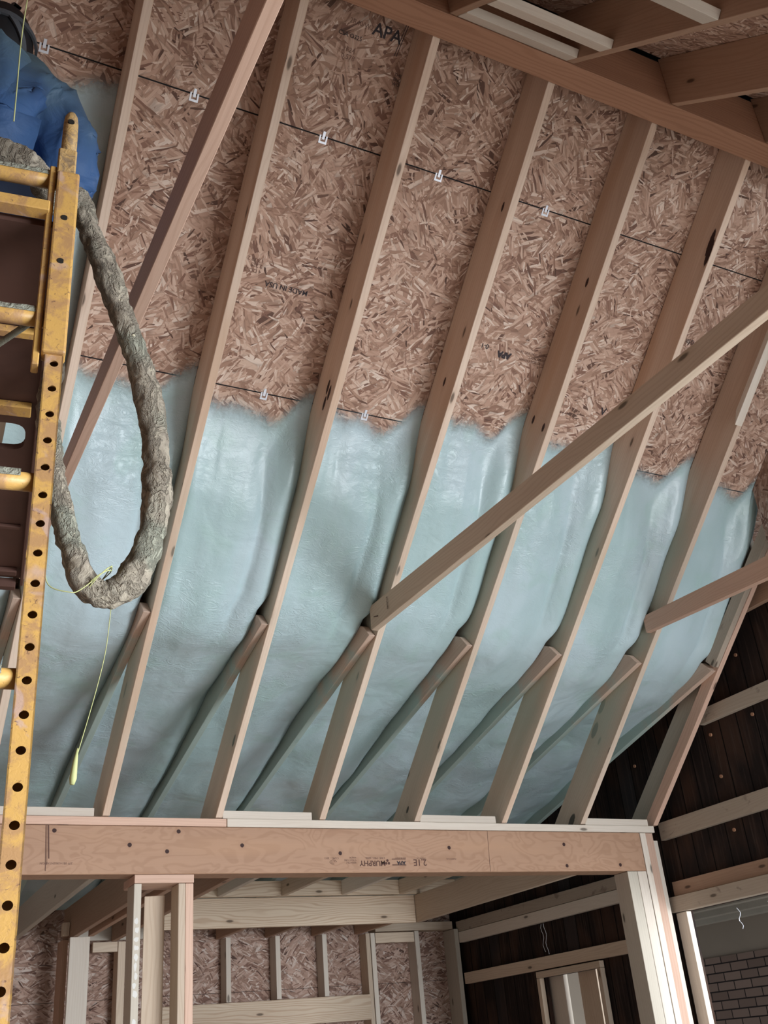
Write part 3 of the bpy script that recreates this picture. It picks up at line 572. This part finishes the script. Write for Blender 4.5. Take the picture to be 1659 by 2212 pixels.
board('door_stud', (1.6465, 5.476, -1.5), (1.688, 5.612, .880), M['pink'], 'pinkish stud, right of the right-hand door pair', 'stud')
m = MB().box((0, 0, -1.5), (.105, .04, .845)); ca, sa = math.cos(-.28), math.sin(-.28)
m.map(lambda v: (1.475+v.x*ca-v.y*sa+.004*(v.z), 5.66+v.x*sa+v.y*ca, v.z))
tag(obj('loose_stud', m, M['lumber'], None, (0, 0, 1), .002), 'turned loose stud standing inside the door posts, top not touching the plate', 'stud')

# ================================================================ SCAFFOLD
PX, PY = .205, 1.47; YA = math.radians(-7); cy, sy = math.cos(YA), math.sin(YA)
def loc(x, y, z): return (PX+x*cy-y*sy, PY+x*sy+y*cy, z)
def lm(m): return m.map(lambda v: loc(*v))
sc_ = empty('scaffold', loc(-.37, .85, -1.5), 'yellow rolling scaffold with perforated ladder frame and a dark plywood deck', 'scaffold')
def perf_post(x0, y0, parent, ztop, w=.034, dp=.034):
    m = MB(); zc = 1.0745 % .0508; zc = 1.0745-.0508*50; r = .0070; n = 16; x1 = x0+w; cx = x0+w*.52
    z = zc
    while z < ztop-.0254:
        zl, zh = z-.0254, z+.0254; vs_ = []
        sq = []
        for k in range(n):
            a = 2*math.pi*(k+.5)/n; c_, s_ = math.cos(a), math.sin(a); t = 1/max(abs(c_)/((w/2)), abs(s_)/.0254)
            sq.append((min(max(x0+w/2+c_*t, x0), x1), z+s_*t))
        ci = [(cx+r*math.cos(2*math.pi*(k+.5)/n), z+.92*r*math.sin(2*math.pi*(k+.5)/n)) for k in range(n)]
        vs_ = [(p[0], y0, p[1]) for p in sq]+[(p[0], y0, p[1]) for p in ci]+[(p[0], y0+.003, p[1]) for p in ci]
        fs_ = []
        for k in range(n): k2 = (k+1) % n; fs_ += [(k, k2, n+k2, n+k), (n+k, n+k2, 2*n+k2, 2*n+k)]
        m.add(vs_, fs_)
        for (i, sxn, szn) in ((0, x1, zh), (0, x0, zh), (0, x0, zl), (0, x1, zl)): pass
        # corners of the square between the ring points
        for cxn, czn in ((x1, zh), (x0, zh), (x0, zl), (x1, zl)):
            near = sorted(range(n), key=lambda k: (sq[k][0]-cxn)**2+(sq[k][1]-czn)**2)[:2]
            m.add([(cxn, y0, czn), (sq[near[0]][0], y0, sq[near[0]][1]), (sq[near[1]][0], y0, sq[near[1]][1])], [(0, 1, 2)])
        z += .0508
    zt, zb = z-.0254, zc-.0254
    m.box((x0, y0, zb-.02), (x0+.0025, y0+dp, zt)).box((x1-.0025, y0, zb-.02), (x1, y0+dp, zt)).box((x0, y0+dp-.0025, zb), (x1, y0+dp, zt)).box((x0, y0, zt), (x1, y0+dp, zt+.004)).box((x0, y0, zb-.02), (x1, y0+dp, zb))
    return obj('ladder_post', lm(m), M['yellow'], parent, (0, 0, 1))
for bx in (-.015, -.76): perf_post(bx, 0, sc_, 1.11, .030)
for bx in (-.014, -.76):
    obj('post_back', lm(MB().box((bx+.003, .036, -1.45), (bx+.027, .040, 1.5))), M['yellow'], sc_, (0, 0, 1), .001)
for bx in (-.022, -.768):          # outer sleeve with two small holes, collar, coupling pin
    m = MB().box((0, 0, 1.092), (.040, .034, 1.512)).map(lambda v: (v.x+bx, v.y-.010-.0, v.z)); sl_ = obj('post_sleeve', lm(m), M['yellow'], sc_, (0, 0, 1), .004, seg=2)
    for z in (1.395, 1.292):
        c0 = loc(bx+.019, -.0106, z); obj('bolt_hole', MB().tube([c0, (c0[0], c0[1]+.004, c0[2])], .0062, 14), M['hole'], sl_)
    obj('post_rail', lm(MB().box((bx-.014, 0, 1.07), (bx-.002, .030, 1.53)).map(lambda v: v)), M['yellow'], sc_, (0, 0, 1), .002)
    obj('collar', lm(MB().box((bx-.002, -.006, 1.512), (bx+.032, .030, 1.576))), M['yellow_rough'], sc_, (0, 0, 1), .003)
    pz = [1.574, 1.62, 1.66, 1.678, 1.688, 1.692]; pr = [.0145, .0145, .0140, .0120, .0075, .002]
    pn = obj('coupling_pin', lm(MB().tube([(bx+.0165, .012, z) for z in pz], pr, 20)), M['yellow_rough'], sc_, (0, 0, 1), smooth=True)
    c0 = loc(bx+.0165, -.0035, 1.652); obj('pin_hole', MB().tube([c0, (c0[0], c0[1]+.006, c0[2])], .0062, 14), M['hole'], pn)
for z in (1.508, 1.180, .852, .524, .196, -.132, -.46, -.79, -1.12):
    r = obj('rung', lm(MB().tube([(-.73+.716*k/10, .020, z) for k in range(11)], .0155, 18)), M['yellow'], sc_, (1, 0, 0), smooth=True)
    if z > .1:
        m = MB(); N = 70
        prof = [(-.0155, .002), (-.0125, .0125), (-.004, .018), (.004, .018), (.0125, .0125), (.0155, .002)]
        vs_ = []
        for k in range(N+1):
            x = -.725+.69*k/N
            for j, (py, pz_) in enumerate(prof):
                a = noise.noise(Vector((x*60, j*1.7, z*9)))*.004+noise.noise(Vector((x*17, j*.7, z*5)))*.003
                vs_.append((x, .020+py*1.06, z+pz_+(a+.003 if 0 < j < 5 else 0)))
        m.add(vs_, [(k*6+j, k*6+j+1, (k+1)*6+j+1, (k+1)*6+j) for k in range(N) for j in range(5)])
        obj('overspray_crust', lm(m), M['crust'], r, smooth=True)
# deck: plywood with a hand hole, bearers, far frame
m = MB(); zt, zb = 1.418, 1.403; x0, x1, y0, y1 = -.742, -.018, .03, 1.60
hx, hy, ha, hb = -.085, .775, .047, .060
ring = [(hx+ha*math.copysign(abs(math.cos(a))**.6, math.cos(a)), hy+hb*math.copysign(abs(math.sin(a))**.6, math.sin(a))) for a in [2*math.pi*k/24 for k in range(24)]]
ix0, ix1, iy0, iy1 = -.16, x1, .68, .87
for a in ((x0, y0, x1, iy0), (x0, iy1, x1, y1), (x0, iy0, ix0, iy1)): m.box((a[0], a[1], zb), (a[2], a[3], zt))
sq = []
for k in range(24):
    a = 2*math.pi*k/24; c_, s_ = math.cos(a), math.sin(a); mx, my = (ix0+ix1)/2, (iy0+iy1)/2; t = 1/max(abs(c_)/((ix1-ix0)/2), abs(s_)/((iy1-iy0)/2)); sq.append((mx+c_*t, my+s_*t))
for z in (zb, zt): m.add([(p_[0], p_[1], z) for p_ in sq]+[(p_[0], p_[1], z) for p_ in ring], [(k, (k+1) % 24, 24+(k+1) % 24, 24+k) for k in range(24)])
for cxn, cyn in ((ix0, iy0), (ix1, iy0), (ix0, iy1), (ix1, iy1)):
    near = sorted(range(24), key=lambda k: (sq[k][0]-cxn)**2+(sq[k][1]-cyn)**2)[:2]
    for z in (zb, zt): m.add([(cxn, cyn, z)]+[(sq[i][0], sq[i][1], z) for i in near], [(0, 1, 2)])
m.add([(p_[0], p_[1], z) for z in (zb, zt) for p_ in ring], [(k, (k+1) % 24, 24+(k+1) % 24, 24+k) for k in range(24)])
obj('deck', lm(m), M['deckply'], sc_, (0, 1, 0))
for y, w, z in ((-.010, .030, 1.408), (.335, .022, 1.385), (.615, .042, 1.385), (1.235, .018, 1.392), (1.52, .03, 1.385), (1.60, .03, 1.372)):
    obj('deck_bearer', lm(MB().box((-.742, y, z), (-.030, y+w, 1.402 if z < 1.396 else 1.432))), M['yellow'] if y < 1.2 else M['deckply'], sc_, (1, 0, 0), .002)
obj('side_rail', lm(MB().box((-.754, .03, 1.375), (-.742, 1.62, 1.425))), M['yellow'], sc_, (0, 1, 0), .002)
obj('side_rail', lm(MB().box((-.018, .045, 1.385), (-.008, 1.62, 1.425))), M['deckply'], sc_, (0, 1, 0), .002)
for bx in (.002, -.76): obj('far_post', lm(MB().box((bx, 1.63, -1.45), (bx+.034, 1.664, 1.55))), M['yellow'], sc_, (0, 0, 1), .002)
for z in (1.508,): obj('far_rung', lm(MB().tube([(-.73, 1.647, z), (.004, 1.647, z)], .0155, 14)), M['yellow'], sc_, (1, 0, 0), smooth=True)
obj('diagonal_strut', lm(MB().tube([(-.02, .05, 1.22), (-.20, .16, 1.10)], .006, 8)), M['crust'], sc_, (1, 0, 0), smooth=True)
for x, y in ((.0, 0), (-.745, 0), (.01, 1.647), (-.745, 1.647)):
    w = obj('caster', lm(MB().tube([(x-.012, y+.02, -1.45), (x+.020, y+.02, -1.45)], .05, 22)), M['hole'], sc_, smooth=False)

# ================================================================ HOSE
def cr(pts, n=8):
    P = [Vector(p) for p in pts]; P = [P[0]*2-P[1]]+P+[P[-1]*2-P[-2]]; out = []
    for i in range(1, len(P)-2):
        for k in range(n):
            t = k/n; out.append(.5*((2*P[i])+(P[i+1]-P[i-1])*t+(2*P[i-1]-5*P[i]+4*P[i+1]-P[i+2])*t*t+(3*P[i]-P[i-1]-3*P[i+1]+P[i+2])*t**3))
    return out+[P[-2]]
def atY(a, b): return [(p[0]*b/1.8, b, p[2]*b/1.8) for p in a]
H18 = [(.2699, 1.8, 1.7846), (.3057, 1.8, 1.6983), (.3527, 1.8, 1.5774), (.3933, 1.8, 1.4587), (.4325, 1.8, 1.344), (.4585, 1.8, 1.2304), (.4705, 1.8, 1.1185), (.4725, 1.8, 1.0099), (.455, 1.8, .910), (.422, 1.8, .838), (.383, 1.8, .8115), (.3435, 1.8, .826), (.3135, 1.8, .893), (.290, 1.8, .968), (.2720, 1.8, 1.045), (.255, 1.8, 1.135), (.2440, 1.8, 1.23)]
hp = [(-.55, 1.62, 1.63), (-.30, 1.585, 1.63), (-.08, 1.59, 1.645), (.06, 1.60, 1.655), (.125, 1.605, 1.655), (.175, 1.64, 1.655), (.215, 1.70, 1.66)]
for i, p_ in enumerate(H18):
    yy = [1.74, 1.75, 1.76, 1.78, 1.79, 1.80, 1.80, 1.80, 1.80, 1.80, 1.80, 1.80, 1.80, 1.82, 1.84, 1.87, 1.90][i]; hp += atY([p_], yy)
hp += [(.268, 1.93, 1.36), (.268, 1.95, 1.43), (.18, 1.98, 1.475), (.05, 2.02, 1.47), (-.10, 2.10, 1.465), (-.2, 2.3, 1.465)]
ctr = cr(hp, 14); m = MB(); NS = 40
rad = []
for i, p_ in enumerate(ctr):
    t = i/14; base = .029 if t < 6 else .0265+.003*sm(6, 13, t) if t < 17 else .0265
    if t > 19: base = .0225
    base *= 1+.07*math.sin(t*2.9)*sm(6, 8, t)
    for kt in (7.9, 9.6, 11.2, 13.1): base *= 1-.16*math.exp(-((t-kt)/.10)**2)      # wrap creases
    rad.append(base)
m.tube(ctr, rad, NS)
nv = []
for i, v in enumerate(m.v):
    k = i//NS; c_ = ctr[min(k, len(ctr)-1)]; d = (v-c_); L = d.length or 1
    a = noise.noise(v*38)*.0042+noise.noise(v*95)*.0026+noise.noise(v*210)*.0012+abs(noise.noise(v*17))*.007-.002
    nv.append(v+d/L*a)
m.v = nv
tag(obj('spray_hose', m, M['hose'], None, (0, 0, 1), smooth=True), 'thick foam-crusted grey hose looped beside the scaffold', 'hose')
def thread(name, pts, r, label, mat='string'):
    return tag(obj(name, MB().tube(cr(pts, 6), r, 6), M[mat], None, (0, 0, 1), smooth=True), label, 'string')
q = Vector((.365, 1.80, .835)); kn = []
for k in range(22):
    a = k*.62; kn.append(q+Vector((.021*math.cos(.9)*0+.034*math.cos(a)*.72-.004*k/22, -.038*math.sin(a), .034*math.cos(a)*.75+.004*math.sin(k))))
pts = [tuple(p_) for p_ in kn]+[(.328, 1.765, .800), (.305, 1.76, .790), (.270, 1.77, .805), (.262, 1.78, .86), (.250, 1.79, .95), (.245, 1.80, 1.02)]
thread('tie_string', pts, .0011, 'yellow green string tied round the bottom of the hose loop')
dr = thread('dangling_string', [(.392, 1.80, .785), (.386, 1.80, .70), (.372, 1.80, .62), (.352, 1.80, .53), (.345, 1.80, .50)], .0008, 'thin yellow string hanging below the hose loop with a foam drip')
obj('foam_drip', MB().tube([(.346, 1.80, .515), (.343, 1.80, .49), (.341, 1.80, .462), (.340, 1.80, .452)], [.0015, .0045, .0065, .004], 10), M['string'], dr, smooth=True)
thread('hanging_string', [(.096, 1.52, 2.05), (.094, 1.52, 1.95), (.0945, 1.52, 1.86), (.0965, 1.52, 1.78), (.099, 1.52, 1.665)], .0013, 'pale string hanging in front of the worker above the hose')

# ================================================================ WORKER
def skin(name, joints, edges, mat, parent, sub=2, root=0):
    me = bpy.data.meshes.new(name); me.from_pydata([j[:3] for j in joints], edges, []); o = bpy.data.objects.new(name, me); C.objects.link(o)
    mo = o.modifiers.new('s', 'SKIN'); mo.use_smooth_shade = True
    for i, j in enumerate(joints):
        sv = me.skin_vertices[0].data[i]; sv.radius = (j[3], j[4] if len(j) > 4 else j[3]); sv.use_root = (i == root)
    sb = o.modifiers.new('u', 'SUBSURF'); sb.levels = sub; sb.render_levels = sub
    dg = bpy.context.evaluated_depsgraph_get(); me2 = bpy.data.meshes.new_from_object(o.evaluated_get(dg)); bpy.data.objects.remove(o)
    return me2
fz = 1.421
def shp(js): return [(j[0]-.035, j[1], j[2]-.045*sm(2.3, 2.7, j[2]))+tuple(j[3:]) for j in js]
wk = empty('person', (.10, 2.40, fz), 'worker in a blue coverall jacket and black hood, seen from behind on the scaffold', 'person')
SH = [(.10, 2.42, 2.36, .14, .12), (.10, 2.42, 2.56, .13, .11), (.11, 2.42, 2.74, .16, .11), (.12, 2.41, 2.86, .10, .08), (.13, 2.41, 2.93, .055), (.135, 2.42, 3.02, .085, .095), (.135, 2.43, 3.09, .075, .085),
      (.29, 2.42, 2.83, .065), (.375, 2.47, 2.60, .048), (.33, 2.68, 2.64, .040), (.25, 2.86, 2.72, .028),
      (-.07, 2.43, 2.83, .065), (-.17, 2.50, 2.62, .048), (-.12, 2.70, 2.68, .040), (-.02, 2.86, 2.75, .028),
      (.20, 2.42, 2.26, .085), (.21, 2.44, 1.90, .060), (.21, 2.42, 1.54, .045), (.22, 2.52, 1.47, .040),
      (.00, 2.42, 2.26, .085), (-.02, 2.44, 1.90, .060), (-.02, 2.42, 1.54, .045), (-.03, 2.52, 1.47, .040)]
ED = [(0, 1), (1, 2), (2, 3), (3, 4), (4, 5), (5, 6), (3, 7), (7, 8), (8, 9), (9, 10), (3, 11), (11, 12), (12, 13), (13, 14), (0, 15), (15, 16), (16, 17), (17, 18), (0, 19), (19, 20), (20, 21), (21, 22)]
link('body', skin('body', shp(SH), ED, M['skin'], wk), M['skin'], wk)
J = [(.10, 2.42, 2.33, .215, .155), (.10, 2.42, 2.50, .205, .15), (.105, 2.42, 2.68, .205, .145), (.12, 2.41, 2.83, .165, .125), (.13, 2.41, 2.925, .085, .09),
     (.275, 2.42, 2.80, .115, .115), (.345, 2.42, 2.66, .105, .105), (.375, 2.45, 2.50, .088, .095), (.345, 2.62, 2.56, .085, .08), (.285, 2.79, 2.67, .060), (.26, 2.84, 2.70, .048),
     (-.06, 2.43, 2.81, .11), (-.13, 2.46, 2.66, .095), (-.16, 2.50, 2.56, .085), (-.12, 2.68, 2.65, .075), (-.04, 2.82, 2.73, .050)]
JE = [(0, 1), (1, 2), (2, 3), (3, 4), (3, 5), (5, 6), (6, 7), (7, 8), (8, 9), (9, 10), (3, 11), (11, 12), (12, 13), (13, 14), (14, 15)]
me = skin('jacket', shp(J), JE, M['jacket'], wk, 4, 2)
for v in me.vertices:                                                    # folds of the loose fabric
    p_ = v.co; n_ = v.normal
    f1 = noise.noise(Vector((p_.x*7+2, p_.y*5, p_.z*3.0)))
    f2 = abs(1-abs(noise.noise(Vector((p_.x*8+p_.z*3, p_.y*5, p_.z*3-p_.x*4))))*1.6)**6*1.6
    f3 = abs(1-abs(noise.noise(Vector((p_.x*13-p_.z*6, p_.y*9, p_.z*5))))*1.8)**5
    v.co = p_+n_*(f1*.028+f2*.012+f3*.003)
link('jacket', me, M['jacket'], wk)
T = [(.10, 2.42, 2.38, .17, .13), (.20, 2.42, 2.22, .115), (.21, 2.44, 1.90, .085), (.21, 2.42, 1.55, .065), (.00, 2.42, 2.22, .115), (-.02, 2.44, 1.90, .085), (-.02, 2.42, 1.55, .065)]
link('trousers', skin('trousers', shp(T), [(0, 1), (1, 2), (2, 3), (0, 4), (4, 5), (5, 6)], M['trouser'], wk), M['trouser'], wk)
for x in (.175, -.055): link('boot', skin('boot', [(x, 2.40, 1.60, .062), (x, 2.40, 1.475, .055), (x+.005, 2.50, 1.465, .048, .043), (x+.01, 2.58, 1.455, .040, .033)], [(0, 1), (1, 2), (2, 3)], M['boot'], wk), M['boot'], wk)
# gloved hands with five fingers, curled
def glove(w, d, sgn):
    w = Vector(w); d = Vector(d).normalized(); u = Vector((0, 0, 1)).cross(d).normalized()*sgn; n = d.cross(u).normalized()*-sgn
    js = [tuple(w)+(.026,), tuple(w+d*.045)+(.030, .018), tuple(w+d*.085)+(.034, .016)]; es = [(0, 1), (1, 2)]
    for k, L in enumerate((.062, .072, .068, .052)):
        b = w+d*.09+u*(.026-.0175*k); i = len(js); js += [tuple(b)+(.0095,), tuple(b+d*L*.45-n*.006)+(.009,), tuple(b+d*L*.72-n*.028)+(.0085,), tuple(b+d*L*.62-n*.048)+(.008,)]
        es += [(2, i), (i, i+1), (i+1, i+2), (i+2, i+3)]
    i = len(js); b = w+d*.03+u*.028; js += [tuple(b)+(.011,), tuple(b+d*.030+u*.022-n*.012)+(.0105,), tuple(b+d*.058+u*.020-n*.030)+(.009,)]; es += [(1, i), (i, i+1), (i+1, i+2)]
    link('glove', skin('glove', js, es, M['glove'], wk), M['glove'], wk)
glove((.210, 2.865, 2.67), (-.35, .9, .3), -1); glove((-.06, 2.86, 2.705), (.25, .92, .3), 1)
# black hood over the head with a grey respirator harness
def ell(c0, r, nu=36, nv_=22, fn=None):
    m = MB(); vs_ = []
    for j in range(nv_+1):
        ph = math.pi*j/nv_
        for i in range(nu):
            a = 2*math.pi*i/nu; p_ = Vector((math.cos(a)*math.sin(ph)*r[0], math.sin(a)*math.sin(ph)*r[1], math.cos(ph)*r[2]))
            if fn: p_ = fn(p_)
            vs_.append(Vector(c0)+p_)
    return m.add(vs_, [(j*nu+i, (j+1)*nu+i, (j+1)*nu+(i+1) % nu, j*nu+(i+1) % nu) for j in range(nv_) for i in range(nu)])
HC = (.085, 2.42, 2.975); HR = (.108, .122, .135)
hd = obj('hood', ell(HC, HR, fn=lambda p_: p_*(1+.05*noise.noise(p_*14))+Vector((0, 0, -.02 if p_.z < -.06 else 0))), M['hood'], wk, smooth=True)
def strap(fn_ang, w):
    m = MB(); vs_ = []; N = 22
    for k in range(N+1):
        for sgn in (-1, 1):
            a, ph = fn_ang(k/N, sgn*w)
            for e in (1.095, 1.02): vs_.append(Vector(HC)+Vector((math.cos(a)*math.sin(ph)*HR[0], math.sin(a)*math.sin(ph)*HR[1], math.cos(ph)*HR[2]))*e)
    m.add(vs_, [(k*4, k*4+2, k*4+6, k*4+4) for k in range(N)]+[(k*4+1, k*4+5, k*4+7, k*4+3) for k in range(N)]+[(k*4, k*4+4, k*4+5, k*4+1) for k in range(N)]+[(k*4+2, k*4+3, k*4+7, k*4+6) for k in range(N)])
    return obj('head_strap', m, M['strap'], wk, smooth=False)
BK = -math.pi/2
strap(lambda t, w: (BK+1.6*(t-.5)*2, 1.62+w), .06)
strap(lambda t, w: (BK+.15+w+.95*t, 1.62+.75*t), .12)
strap(lambda t, w: (BK-.15+w-.95*t, 1.62+.75*t), .12)
strap(lambda t, w: (BK+.42+w, .25+.65*t), .13)
strap(lambda t, w: (BK-.42+w, .25+.65*t), .13)
